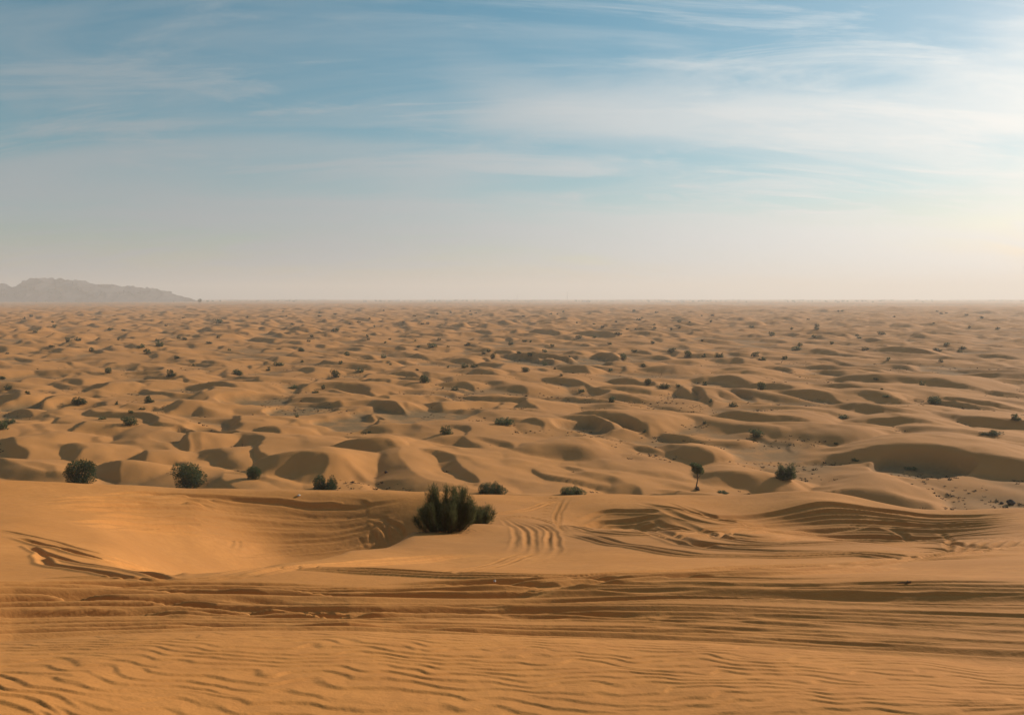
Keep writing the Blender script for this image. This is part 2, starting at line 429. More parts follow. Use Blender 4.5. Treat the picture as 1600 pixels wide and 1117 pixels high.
# bowl wall on the left
for k in range(24):
    dv = k*2.6+trng.uniform(-1.2, 1.2); a = trng.uniform(20, 230); b = trng.uniform(500, 655)
    T([(a, 774+dv*.8), (a+90, 770+dv*.9), (330, 776+dv), (430, 786+dv), (510, 793+dv*.8), (580, 787+dv*.6), (b+10, 780+dv*.4)],
      trng.uniform(.12, .19), trng.uniform(.10, .17), 0, .2, .5, 190)
for k in range(12):
    y0 = 820+k*3.0
    T([(420-k*6, y0+16+trng.uniform(-3, 3)), (490, y0+6), (550, y0-6), (600+trng.uniform(-20, 10), y0-18)], .14, .11, 0, .25, .4, 80)
for (u0, v0, u1, v1, u2, v2) in ((590, 806, 624, 816, 634, 838), (572, 809, 604, 824, 610, 848), (548, 812, 584, 826, 590, 852),
                                  (530, 815, 560, 830, 570, 858), (600, 804, 606, 822, 604, 842), (560, 812, 580, 836, 576, 854), (520, 818, 548, 838, 556, 860)):
    T([(u0-40, v0-1), (u0, v0), (u1, v1), (u2, v2-7)], .13, .09, 0, .2, .2, 60)
T([(300, 828), (345, 822), (365, 840), (355, 858)], .10, .04, .3, n=50)
# curling tracks beside the broom bush
for u0, u1, u2, u3, ve, dp in ((764, 784, 806, 802, 862, .03), (767, 797, 822, 824, 860, .05), (772, 806, 836, 834, 866, .035), (776, 826, 858, 858, 860, .055), (790, 834, 868, 872, 866, .04)):
    T([(u0-6, 801+(u1-784)*.12), (u0+14, 805+(u1-784)*.1), (u1+4, 816), (u2, 836), (u3, ve-4), (u3-14, ve+8)], .10, dp, 0, .4, .4, 100, .6)
for u0, u1, u2, dp in ((858, 846, 872, .05), (866, 852, 884, .03), (878, 868, 890, .05), (888, 874, 902, .03)):
    T([(u0+6, 774), (u0, 783), (u1, 803), (u1+4, 820), (u2, 842)], .10, dp, 0, .3, .4, 70)
T([(766, 806), (820, 798), (860, 786), (880, 780)], .10, .06, .4, n=50)
T([(766, 814), (830, 806), (890, 822), (930, 834)], .10, .06, .4, n=50)
# right-hand flank
for k in range(16):
    dv = k*5.0+trng.uniform(-2, 2)
    a = trng.uniform(-60, 120)
    T([(1010+a*.5, 783+dv*.45), (1060+a*.5, 796+dv*.6), (1130+a*.4, 806+dv*.7), (1230, 801+dv*.85), (1350, 798+dv*.9), (1470, 805+dv*.75), (1620, 799+dv*.8)],
      trng.uniform(.14, .24), trng.uniform(.09, .16), 0, .2, .6, 170)
T([(880, 826), (960, 836), (1080, 840), (1200, 833), (1320, 822), (1420, 816)], .18, .12, .9, n=120)
T([(1290, 818), (1370, 820), (1420, 830), (1445, 846)], .16, .10, 0, .2, .3, 70)
T([(1440, 822), (1478, 830), (1486, 845), (1480, 856)], .14, .08, 0, .2, .3, 50)
for k in range(6):
    T([(1380, 882-k*4), (1440, 873-k*2), (1520, 863-k*3), (1620, 846-k*3)], .12, .05, 0, .2, .6, 70)
for k in range(7):
    T([(905+k*6, 800+k*4), (950, 792+k*5.5), (1010, 797+k*4), (1040, 803+k*3)], .2, .10, 0, .25, .6, 50)
Z += BRM*np.clip(1-GRV/0.04, 0, 1) - GRV

# ---- wind ripples on the slope at the standing point
m = R < 6.3
rx, ry = X[m], Y[m]
wrp = fbm(rx*1.1+5, ry*1.0, 101, 2)*0.17 + fbm(rx*3.4, ry*2.4, 111, 2)*0.075 + perlin(rx*6.0, ry*2.5, 117)*0.022
ph = (ry-0.05*rx+wrp)/0.125
ph2 = (ry+0.20*rx+wrp*1.2)/0.15
def saw(p):
    q = p-np.floor(p)                    # lee (steep) faces the viewer
    return np.where(q < .21, sstep(0, .21, q), 1-(q-.21)/.79)
sel = sstep(-0.2, 0.25, fbm(rx*0.9+9, ry*1.6, 121, 2))
amp = 0.0105*(0.7+0.3*sstep(-.5, .5, fbm(rx*1.3, ry*1.3, 141, 2)))*(1-.8*sstep(4.3, 5.6, np.hypot(rx, ry)))
Z[m] += amp*(saw(ph)*(1-sel)+saw(ph2)*sel)

# ------------------------------------------------------------------ ground mesh
def mat(name, build):
    m_ = bpy.data.materials.new(name); m_.use_nodes = True
    nt = m_.node_tree; bs = nt.nodes['Principled BSDF']
    bs.inputs['Specular IOR Level'].default_value = 0.15
    build(nt, nt.nodes, nt.links, bs); return m_
def sand_build(nt, N, L, bs):
    bs.inputs['Roughness'].default_value = 0.9; bs.inputs['Specular IOR Level'].default_value = 0.08
    geo_ = N.new('ShaderNodeNewGeometry')
    def noise(scale, detail, rough=0.55):
        n = N.new('ShaderNodeTexNoise'); n.inputs['Scale'].default_value = scale
        n.inputs['Detail'].default_value = detail; n.inputs['Roughness'].default_value = rough
        L.new(geo_.outputs['Position'], n.inputs['Vector']); return n.outputs[0]
    def mixc(f, a, b, fac=None):
        mx = N.new('ShaderNodeMix'); mx.data_type = 'RGBA'
        if fac is not None: mx.inputs['Factor'].default_value = fac
        else: L.new(f, mx.inputs['Factor'])
        for s, v in (('A', a), ('B', b)):
            if isinstance(v, tuple): mx.inputs[s].default_value = v
            else: L.new(v, mx.inputs[s])
        return mx.outputs['Result']
    def rampf(v, a, b):
        mr = N.new('ShaderNodeMapRange'); mr.inputs[1].default_value = a; mr.inputs[2].default_value = b
        mr.interpolation_type = 'SMOOTHSTEP'; L.new(v, mr.inputs[0]); return mr.outputs[0]
    c = mixc(rampf(noise(0.22, 4), .35, .65), (0.505, 0.212, 0.056, 1), (0.565, 0.244, 0.068, 1))
    c = mixc(rampf(noise(3.1, 5, .7), .3, .75), c, (0.47, 0.194, 0.053, 1))
    pale = N.new('ShaderNodeAttribute'); pale.attribute_name = 'pale'
    c = mixc(pale.outputs['Fac'], c, (0.475, 0.210, 0.064, 1))
    tone = N.new('ShaderNodeMath'); tone.operation = 'MULTIPLY'; tone.inputs[1].default_value = .55; L.new(rampf(noise(0.045, 5, .6), .42, .68), tone.inputs[0])
    c = mixc(tone.outputs[0], c, (0.36, 0.165, 0.056, 1))
    grain = rampf(noise(180, 2, .8), .55, .8)
    gm = N.new('ShaderNodeMath'); gm.operation = 'MULTIPLY'; gm.inputs[1].default_value = .35; L.new(grain, gm.inputs[0])
    c = mixc(gm.outputs[0], c, (0.33, 0.155, 0.045, 1))
    att = N.new('ShaderNodeAttribute'); att.attribute_name = 'gravel'
    gn = rampf(noise(0.13, 5, .6), .30, .52)
    mu = N.new('ShaderNodeMath'); mu.operation = 'MULTIPLY'; L.new(att.outputs['Fac'], mu.inputs[0]); L.new(gn, mu.inputs[1])
    gcol = mixc(rampf(noise(1.7, 5, .7), .35, .7), (0.20, 0.118, 0.050, 1), (0.255, 0.148, 0.062, 1))
    c = mixc(mu.outputs[0], c, gcol)
    L.new(c, bs.inputs['Base Color'])
    bp = N.new('ShaderNodeBump'); bp.inputs['Strength'].default_value = 0.4; bp.inputs['Distance'].default_value = 0.012
    L.new(noise(9.0, 8, .72), bp.inputs['Height'])
    bp2 = N.new('ShaderNodeBump'); bp2.inputs['Strength'].default_value = 0.25; bp2.inputs['Distance'].default_value = 0.12
    L.new(noise(1.6, 6, .65), bp2.inputs['Height']); L.new(bp.outputs[0], bp2.inputs['Normal'])
    mp = N.new('ShaderNodeMapping'); mp.inputs['Scale'].default_value = (.9, 5.0, 1.5); L.new(geo_.outputs['Position'], mp.inputs[0])
    sn = N.new('ShaderNodeTexNoise'); sn.inputs['Scale'].default_value = 1.0; sn.inputs['Detail'].default_value = 6; sn.inputs['Roughness'].default_value = .6
    L.new(mp.outputs[0], sn.inputs['Vector'])
    bp3 = N.new('ShaderNodeBump'); bp3.inputs['Strength'].default_value = 0.3; bp3.inputs['Distance'].default_value = 0.06
    L.new(sn.outputs[0], bp3.inputs['Height']); L.new(bp2.outputs[0], bp3.inputs['Normal'])
    L.new(bp3.outputs[0], bs.inputs['Normal'])
M_SAND = mat('sand', sand_build)

def build_ground():
    nv = NR*NA+1
    co = np.empty((nv, 3), np.float32)
    co[:-1, 0] = X.ravel(); co[:-1, 1] = Y.ravel(); co[:-1, 2] = Z.ravel()+EYE
    co[-1] = (0, 0, Z[0].mean()+EYE)
    i = np.arange(NR-1)[:, None]*NA; j = np.arange(NA)[None, :]; jn = (j+1) % NA
    q = np.stack([i+j, i+jn, i+NA+jn, i+NA+j], -1).reshape(-1, 4)[:, ::-1]
    # polar grid: azimuth grows clockwise, so this order faces up
    jj = np.arange(NA); tri = np.stack([np.full(NA, nv-1), (jj+1) % NA, jj], -1)
    me = bpy.data.meshes.new('desert_ground')
    me.vertices.add(nv); me.vertices.foreach_set('co', co.ravel())
    nl = q.size+tri.size; npoly = len(q)+len(tri)
    me.loops.add(nl); me.loops.foreach_set('vertex_index', np.r_[q.ravel(), tri.ravel()].astype(np.int32))
    me.polygons.add(npoly)
    me.polygons.foreach_set('loop_start', np.r_[np.arange(len(q))*4, len(q)*4+np.arange(len(tri))*3].astype(np.int32))
    me.polygons.foreach_set('use_smooth', np.ones(npoly, bool))
    me.update(calc_edges=True)
    at = me.attributes.new('gravel', 'FLOAT', 'POINT')
    gv = np.zeros(nv, np.float32); gv[:-1] = (flat_wt*sstep(95, 125, RR)).ravel(); at.data.foreach_set('value', gv)
    at = me.attributes.new('pale', 'FLOAT', 'POINT')
    gv = np.zeros(nv, np.float32); gv[:-1] = (sstep(45, 130, RR)+0*X).ravel(); at.data.foreach_set('value', gv)
    me.materials.append(M_SAND)
    o = bpy.data.objects.new('desert_ground', me); COL.objects.link(o); o['kind'] = 'structure'
    o['label'] = 'orange desert sand with rippled dunes and tyre tracks'
    if me.polygons[1000].normal.z < 0: me.flip_normals()
    return o
build_ground()

# ------------------------------------------------------------------ mountain
def lerp_noise(n, seed): return np.array([perlin(np.array([i*.37]), np.array([seed+.5]), seed)[0] for i in range(n)])
def build_mountain():
    D = 5200.0
    prof = [(-420, 445), (-330, 436), (-240, 440), (-150, 434), (-70, 440), (-20, 446), (0, 443), (8, 444), (14, 447), (24, 449), (36, 441), (46, 437.5), (70, 437),
            (100, 437), (118, 441), (132, 441), (150, 445), (166, 447), (178, 445.5), (195, 448.5), (220, 449.5),
            (242, 451), (258, 455), (268, 458), (276, 461), (286, 464), (298, 467)]
    pu = np.array([p[0] for p in prof], float); pv = np.array([p[1] for p in prof], float)
    us = np.arange(-420, 299, 1.5); vv = np.interp(us, pu, pv)
    xs = (us-800)/F*D; hs = (466.5-vv)/F*D*1.0+EYE
    hs += 9.0*fbm(xs/55, xs*0+3.3, 7, 4, .62)*np.clip(hs/90, 0, 1)
    hs = np.maximum(hs, 2)
    S = np.linspace(-1, 1, 41)
    verts = []
    for i, (x, h) in enumerate(zip(xs, hs)):
        for t in S:
            y = D+t*(150+h*1.1)
            f = max(0, 1-abs(t))
            cliff = f**1.25 if f < .55 else .473+(f-.55)*1.17
            cliff = min(1, cliff)
            n = float(0)
            verts.append((x, y, h*cliff))
    V = np.array(verts)
    gul = fbm(V[:, 0]/90, V[:, 1]/170, 19, 4, .55)
    edge = np.clip(V[:, 2]/60, 0, 1)
    top = np.tile(1-np.abs(S), len(xs))
    V[:, 2] += edge*gul*30*(top < .98)*(1-top*.7)
    V[:, 1] += edge*fbm(V[:, 0]/70+9, V[:, 2]/40, 29, 3)*60
    V[:, 2] -= (np.abs(np.tile(S, len(xs))) > .97)*12
    m = len(S); fc = []
    for i in range(len(xs)-1):
        for j in range(m-1):
            fc.append((i*m+j, (i+1)*m+j, (i+1)*m+j+1, i*m+j+1))
    me = bpy.data.meshes.new('mountain'); me.from_pydata(V.tolist(), [], fc); me.update()
    def rock(nt, N, L, bs):
        n = N.new('ShaderNodeTexNoise'); n.inputs['Scale'].default_value = .012; n.inputs['Detail'].default_value = 8
        g = N.new('ShaderNodeNewGeometry'); L.new(g.outputs['Position'], n.inputs['Vector'])
        r = N.new('ShaderNodeValToRGB'); r.color_ramp.elements[0].color = (.045, .04, .046, 1); r.color_ramp.elements[1].color = (.09, .08, .082, 1)
        L.new(n.outputs[0], r.inputs[0]); L.new(r.outputs[0], bs.inputs['Base Color']); bs.inputs['Roughness'].default_value = .95
    me.materials.append(mat('rock', rock))
    o = bpy.data.objects.new('mountain', me); COL.objects.link(o); o['kind'] = 'structure'
    o['label'] = 'hazy flat-topped rocky mountain on the far left horizon'
build_mountain()

# ------------------------------------------------------------------ the dusty air
def build_haze():
    me = bpy.data.meshes.new('haze')
    a = 14000.0; z0, z1 = -40.0, 230.0
    v = [(x, y, z) for x in (-a, a) for y in (-a, a) for z in (z0, z1)]
    f = [(0, 1, 3, 2), (4, 6, 7, 5), (0, 4, 5, 1), (2, 3, 7, 6), (0, 2, 6, 4), (1, 5, 7, 3)]
    me.from_pydata(v, [], f); me.update()
    m_ = bpy.data.materials.new('dusty_air'); m_.use_nodes = True; nt = m_.node_tree; nt.nodes.clear()
    out = nt.nodes.new('ShaderNodeOutputMaterial'); pv = nt.nodes.new('ShaderNodeVolumePrincipled')
    pv.inputs['Color'].default_value = (0.93, 0.885, 0.84, 1); pv.inputs['Density'].default_value = 1/5200
    pv.inputs['Anisotropy'].default_value = 0.2
    nt.links.new(pv.outputs[0], out.inputs['Volume'])
    me.materials.append(m_)
    o = bpy.data.objects.new('haze', me); COL.objects.link(o); o['kind'] = 'stuff'
    o['label'] = 'pale dusty haze hanging over the whole desert'; o['category'] = 'haze'

# ------------------------------------------------------------------ plants
def leaf_mat(name, c0, c1):
    def b(nt, N, L, bs):
        oi = N.new('ShaderNodeObjectInfo'); g = N.new('ShaderNodeNewGeometry')
        n = N.new('ShaderNodeTexNoise'); n.inputs['Scale'].default_value = 2.2; n.inputs['Detail'].default_value = 3
        L.new(g.outputs['Position'], n.inputs['Vector'])
        ad = N.new('ShaderNodeMath'); ad.operation = 'ADD'; L.new(n.outputs[0], ad.inputs[0])
        mu = N.new('ShaderNodeMath'); mu.operation = 'MULTIPLY_ADD'; L.new(oi.outputs['Random'], mu.inputs[0])
        mu.inputs[1].default_value = .5; mu.inputs[2].default_value = -.25; L.new(mu.outputs[0], ad.inputs[1])
        r = N.new('ShaderNodeValToRGB'); r.color_ramp.elements[0].position = .3; r.color_ramp.elements[1].position = .75
        r.color_ramp.elements[0].color = c0+(1,); r.color_ramp.elements[1].color = c1+(1,)
        L.new(ad.outputs[0], r.inputs[0]); L.new(r.outputs[0], bs.inputs['Base Color'])
        bs.inputs['Roughness'].default_value = .7
        tr = N.new('ShaderNodeBsdfTranslucent'); L.new(r.outputs[0], tr.inputs[0])
        mx = N.new('ShaderNodeMixShader'); mx.inputs[0].default_value = .35
        L.new(bs.outputs[0], mx.inputs[1]); L.new(tr.outputs[0], mx.inputs[2])
        L.new(mx.outputs[0], N['Material Output'].inputs[0])
    return mat(name, b)
M_LEAF = leaf_mat('shrub_leaf', (.048, .062, .022), (.118, .135, .052))
M_BROOM = leaf_mat('broom_needle', (.088, .092, .036), (.20, .192, .080))
M_DRY = leaf_mat('dry_leaf', (.12, .085, .045), (.20, .14, .07))
def bark_build(nt, N, L, bs):
    n = N.new('ShaderNodeTexNoise'); n.inputs['Scale'].default_value = 14; n.inputs['Detail'].default_value = 5
    r = N.new('ShaderNodeValToRGB'); r.color_ramp.elements[0].color = (.05, .036, .024, 1); r.color_ramp.elements[1].color = (.15, .105, .07, 1)
    L.new(n.outputs[0], r.inputs[0]); L.new(r.outputs[0], bs.inputs['Base Color']); bs.inputs['Roughness'].default_value = .9
M_BARK = mat('bark', bark_build)

class MB:
    def __init__(self): self.v = []; self.f = []; self.m = []
    def tri(self, a, b, c, m=0):
        n = len(self.v); self.v += [a, b, c]; self.f.append((n, n+1, n+2)); self.m.append(m)
    def quad(self, a, b, c, d, m=0):
        n = len(self.v); self.v += [a, b, c, d]; self.f.append((n, n+1, n+2, n+3)); self.m.append(m)
    def tube(self, pts, rad, sides=6, m=0):
        base = len(self.v); K = len(pts)
        for i, p in enumerate(pts):
            t = (Vector(pts[min(i+1, K-1)])-Vector(pts[max(i-1, 0)])).normalized()
            a = t.orthogonal().normalized(); b = t.cross(a)
            for s in range(sides):
                q = 2*math.pi*s/sides
                self.v.append(tuple(Vector(p)+(a*math.cos(q)+b*math.sin(q))*rad[i]))
        for i in range(K-1):
            for s in range(sides):
                n0 = base+i*sides+s; n1 = base+i*sides+(s+1) % sides
                self.f.append((n0, n1, n1+sides, n0+sides)); self.m.append(m)
        self.f.append(tuple(base+(K-1)*sides+s for s in range(sides))); self.m.append(m)
        self.f.append(tuple(base+s for s in reversed(range(sides)))); self.m.append(m)
    def mesh(self, name, mats):
        me = bpy.data.meshes.new(name); me.from_pydata([tuple(p) for p in self.v], [], self.f)
        for m_ in mats: me.materials.append(m_)
        if len(mats) > 1: me.polygons.foreach_set('material_index', self.m)
        me.update(); return me
def rv(r): 
    z = r.uniform(-1, 1); a = r.uniform(0, 6.283); q = math.sqrt(1-z*z)
    return Vector((q*math.cos(a), q*math.sin(a), z))
def leaves(mb, r, lobes, n, size, m=0, up=0.0):
    """leaf sprays through the volume of the lobes, denser near their skins"""
    wt = [l[3]*l[3]*l[4] for l in lobes]
    for _ in range(n):
        cx, cy_, cz, a, b = r.choices(lobes, wt)[0]
        d = rv(r); q = r.uniform(.25, 1)**.45*(1+.07*r.uniform(-1, 1))
        p = Vector((cx+d.x*a*q, cy_+d.y*a*q, cz+d.z*b*q))
        if p.z < .01: p.z = r.uniform(.01, .08)
        t = (d+rv(r)*.9+Vector((0, 0, up))).normalized(); w = t.cross(rv(r))
        if w.length < 1e-3: continue
        w.normalize(); s = size*r.uniform(.6, 1.35)
        mb.quad(p-t*s*.5, p+w*s*.26, p+t*s*.6, p-w*s*.26, m)
def stems(mb, r, lobes, rad, m=0, z0=-.08):
    for (cx, cy_, cz, a, b) in lobes:
        e = Vector((cx, cy_, cz+b*.3)); s = Vector((cx*.12, cy_*.12, z0)); mid = (s+e)*.5+rv(r)*.05
        mb.tube([s, mid, e], [rad, rad*.7, rad*.25], 5, m)
        for _ in range(2):
            k = r.uniform(.4, .9); p = s.lerp(e, k); q = p+rv(r)*a*.8; q.z = max(q.z, p.z*.8)
            mb.tube([p, (p+q)*.5+Vector((0, 0, .03)), q], [rad*.5, rad*.35, rad*.12], 4, m)
def lobe_set(kind, r):
    L_ = []
    if kind == 'round':
        L_ = [(0, 0, .48, .36, .40)]
        for i in range(7):
            a = i*.9+r.uniform(-.3, .3); d = r.uniform(.18, .30)
            L_.append((d*math.cos(a), d*math.sin(a), r.uniform(.22, .68), r.uniform(.16, .24), r.uniform(.18, .28)))
    elif kind == 'wide':
        for i in range(9):
            x = r.uniform(-.36, .36); L_.append((x, r.uniform(-.2, .2), r.uniform(.22, .55)*(1-abs(x)), r.uniform(.12, .22), r.uniform(.22, .36)))
    elif kind == 'twin':
        for c in (-.25, .24):
            for i in range(8): L_.append((c+r.uniform(-.1, .1), r.uniform(-.15, .15), .12+.085*i, .19-.012*i, .18))
        L_ += [(0, 0, .28, .30, .28), (-.1, .05, .36, .2, .26), (.12, -.04, .34, .2, .26)]
    elif kind == 'flat':
        for i in range(8): L_.append((r.uniform(-.38, .38), r.uniform(-.3, .3), r.uniform(.1, .4), r.uniform(.10, .18), r.uniform(.2, .45)))
    elif kind == 'upright':
        for i in range(8):
            x = r.uniform(-.34, .34); L_.append((x, r.uniform(-.25, .25), r.uniform(.3, .68)*(1-.6*abs(x)), r.uniform(.09, .15), r.uniform(.25, .34)))
    for i in range(6):
        a = i*1.05; L_.append((.26*math.cos(a), .22*math.sin(a), r.uniform(.08, .2), r.uniform(.15, .2), r.uniform(.14, .24)))
    return L_
KINDS = ['round', 'wide', 'twin', 'flat', 'upright']
LIB = {}
for k in KINDS:
    for var in range(2):
        for lod, n, size in ((0, 7000 if k in ('round', 'wide', 'twin') else 900, .041), (1, 900, .095), (2, 190, .19)):

            r = random.Random((KINDS.index(k)*10+var)*7)
            lb = lobe_set(k, r)
            A = MB(); leaves(A, r, lb, n, size, 0, .5 if k in ('upright', 'twin') else .15)
            S_ = MB(); stems(S_, r, lb, .022)
            if lod == 2:
                one = MB(); leaves(one, r, lb, n, size); stems(one, r, lb[:3], .03, 1)
                LIB[k, var, lod] = (one.mesh('desert_shrub', [M_LEAF, M_BARK]), None)
            else:
                LIB[k, var, lod] = (A.mesh('foliage', [M_LEAF]), S_.mesh('stems', [M_BARK]))
def obj(name, me, parent=None):
    o = bpy.data.objects.new(name, me); COL.objects.link(o); o.parent = parent; return o
def tag(o, label, cat, group=None):
    o['label'] = label; o['category'] = cat
    if group: o['group'] = group
prng = random.Random(77)
PLANTS = []
def shrub(u, v, w, h, label, kind=None, group=None, cat='shrub', name='desert_shrub', dry=False, at=None):
    if at is None:
        x, y, r_ = hit(u, v, 60)
    else:
        r_ = at; a, _ = ray(u, v); x, y = r_*math.sin(a), r_*math.cos(a)
    z = height(x, y)+EYE
    sx = w*r_/F; sz = h*r_/F*1.04
    lod = 0 if h >= 17 else 1 if h >= 9 else 2
    if kind is None: kind = prng.choices(KINDS, [4, 3, 1, 1, 1.2])[0]
    var = prng.randrange(2)
    me, st = LIB[kind, var, lod]
    if lod == 2:
        root = obj(name, me)
    else:
        root = obj(name, None); root.empty_display_size = .5
        obj('foliage', me, root); obj('stems', st, root)
    root.location = (x, y, z-.03*sz); root.scale = (sx, sx, sz)
    root.rotation_euler = (0, 0, 0 if kind == 'twin' else prng.uniform(0, 6.28) if kind != 'wide' else prng.uniform(-.4, .4))
    tag(root, label, cat, group); PLANTS.append((x, y, sx))
    return root
FRONT = [   # nearest bushes, beyond the near rim: (.., visible base line hidden by the rim)
 (127, 757, 54, 38, 'rounded dark green bush behind the near dune rim at far left', 'round', 1),
 (297, 766, 50, 44, 'large rounded dark bush behind the near rim, second from left', 'round', 1),
 (397, 748, 26, 22, 'small round bush between two larger bushes on the left, casting a shadow', 'round', 0),
 (507, 770, 46, 34, 'low dark bush at the foot of the big shaded slip face', 'wide', 1),
 (767, 772, 47, 25, 'wide dark bush just behind and right of the tall broom bush', 'wide', 1),
 (893, 776, 42, 20, 'low wide bush on the near rim between broom bush and lone tree', 'wide', 1),
 (1228, 748, 38, 29, 'twin-headed green bush in a hollow right of the lone tree', 'twin', 0)]
def beyond_rim(u, v):
    vv = v
    while hit(u, vv, 20)[2] < 75: vv -= .5          # first line of sight that clears the rim
    return vv
for u, v, w, h, lab, k, at in FRONT:
    if at:
        vb = beyond_rim(u, v+8); h = h+(vb-v)+2; v = vb-.3
    shrub(u, v, w, h, lab, k, 'bushes just beyond the near dune', 'bush')
MID = [
 (787, 663, 34, 15, 'wide feathery bush on a low dune above the broom bush', 'wide'),
 (698, 678, 25, 16, 'sprawling loose bush left of the wide feathery bush, shadow beside it', 'upright'),
 (577, 676, 7, 5, 'tiny plant on the crest of the crescent dune', None),
 (1182, 683, 24, 14, 'compact round bush right above the lone tree', 'round'),
 (1548, 679, 29, 9, 'low dark mat-like bush near the right edge', 'flat'),
 (1588, 656, 16, 10, 'thin sparse bush at the right edge of the plain', 'upright'),
 (1318, 653, 17, 8, 'low shrub tucked under the long shaded crest on the right', 'flat'),
 (1460, 631, 22, 12, 'round dark bush below the long curving crest at right', 'round'),
 (1441, 602, 10, 8, 'small lone plant standing on the long curving crest at right', 'upright'),
 (203, 664, 25, 14, 'dense bush in the hollow right of the left slip faces', 'round'),
 (14, 662, 18, 10, 'bush at the left edge, farther of two touching bushes', 'wide'),
 (3, 671, 18, 15, 'bush cut by the left edge, nearer of two touching bushes', 'round'),
 (125, 631, 22, 14, 'slanting dark bush on bright sand at left', 'wide'),
 (233, 629, 18, 12, 'loose bush left of the tall curved crest', 'upright'),
 (222, 640, 11, 6, 'little low shrub just below the loose bush at left', 'flat'),
 (205, 645, 9, 6, 'small shrub with a streak of shade, left of the little low shrub', None),
 (160, 655, 13, 6, 'low tuft-like shrub on the slope left of the dense hollow bush', 'flat'),
 (182, 632, 6, 6, 'tiny upright shrub between the slanting bush and the loose bush', 'upright'),
 (43, 616, 9, 5, 'small dark shrub on the near left dune flank', None),
 (13, 608, 13, 8, 'dark shrub near the left edge above the shaded slip face', 'wide'),
 (4, 592, 9, 6, 'small shrub cut by the left edge farther up', None),
 (372, 586, 19, 13, 'broad dark bush casting shade to its right, left of centre', 'wide'),
 (268, 588, 17, 12, 'spiky bush beside a steep dark slip face at left', 'upright'),
 (169, 583, 12, 9, 'round solitary shrub on the left plain', 'round'),
 (524, 590, 16, 14, 'tall round bush with a shadow at its foot, left of centre', 'round'),
 (562, 581, 17, 8, 'low bush leaning on a small dune right of the tall round bush', 'wide'),
 (663, 598, 18, 14, 'dark conical bush on the plain above the broom bush', 'round'),
 (458, 607, 14, 8, 'low shrub with one upright twig, left of the trail of shrubs', 'flat'),
 (505, 608, 8, 7, 'small ball-shaped shrub below the tall round bush', 'round'),
 (493, 614, 13, 7, 'faint shaded shrub just below the small ball-shaped shrub', 'flat'),
 (710, 610, 13, 8, 'low spread shrub right of the dark conical bush', 'wide'),
 (464, 652, 8, 5, 'tiny brown-dark shrub by the gravel flat left of centre', None),
 (436, 571, 17, 8, 'bushy clump on a dune crest at left centre', 'wide'),
 (419, 579, 9, 8, 'small shrub at the left foot of the bushy clump', 'upright'),
 (726, 574, 14, 8, 'left shrub of a touching pair on the centre plain', 'wide'),
 (741, 574, 15, 7, 'right shrub of a touching pair on the centre plain', 'wide'),
 (821, 581, 15, 9, 'dark shrub at the near edge of the grey gravel flat', 'round'),
 (851, 571, 8, 6, 'small shrub standing on the grey gravel flat', 'round'),
 (867, 577, 6, 5, 'tiny shrub on the gravel flat, right of the small one', None),
 (909, 612, 12, 7, 'low shrub on pale sand between centre and right', 'wide'),
 (956, 629, 14, 11, 'square-topped shrub above the pointed shaded dune', 'round'),
 (1012, 601, 13, 11, 'round shrub, leftmost of three above the shaded dunes', 'round'),
 (1038, 606, 18, 10, 'wide shrub, middle of three above the shaded dunes', 'wide'),
 (1060, 604, 9, 6, 'small shrub, rightmost of three above the shaded dunes', None),
 (1101, 602, 10, 8, 'shrub with a thin dead stem above it, right of centre', 'upright'),
 (1190, 609, 16, 14, 'tall dense bush on a slope right of centre', 'round'),
 (1110, 628, 7, 7, 'thin little shrub above the flat shaded crest', 'upright'),
 (1145, 635, 16, 7, 'low wedge-shaped shrub on the flat shaded crest', 'wide'),
 (1101, 662, 8, 6, 'small ragged shrub left of the compact round bush', 'upright'),
 (1007, 675, 8, 6, 'tiny stubby shrub on bright sand above the soft dunes', 'upright'),
 (1179, 689, 7, 3, 'flat dark tuft just under the compact round bush', 'flat'),
 (1384, 620, 12, 5, 'flattened shrub left of the round dark bush at right', 'flat'),
 (1378, 609, 6, 4, 'tiny shrub just above the flattened shrub at right', None),
 (1307, 694, 9, 4, 'small low shrub above the big shaded dune at right', 'flat'),
 (1369, 593, 9, 4, 'low tuft right under the crown of the long curving crest', 'flat'),
 (974, 562, 12, 11, 'tall dark shrub at the right end of the gravel flat', 'round'),
 (1005, 573, 9, 5, 'low shrub below and right of the tall dark gravel-flat shrub', None),
 (954, 579, 10, 5, 'pale low shrub on sand just below the gravel flat', 'flat'),
 (877, 587, 7, 4, 'small shrub at a dune toe below the gravel flat', None),
 (1145, 632, 6, 5, 'small shoot beside the low wedge-shaped shrub', 'upright'),
 (1336, 720, 11, 6, 'faint low shrub on the gravel before the big shaded dune', 'flat'),
 (1422, 733, 20, 6, 'flat spread shrub at the foot of the big shaded dune', 'flat'),
 (1130, 770, 20, 5, 'low dark dry clump lying right of the lone tree', 'flat')]
seen = set()
for u, v, w, h, lab, k in MID: shrub(u, v, w, h, lab, k, 'shrubs dotting the dune plain')
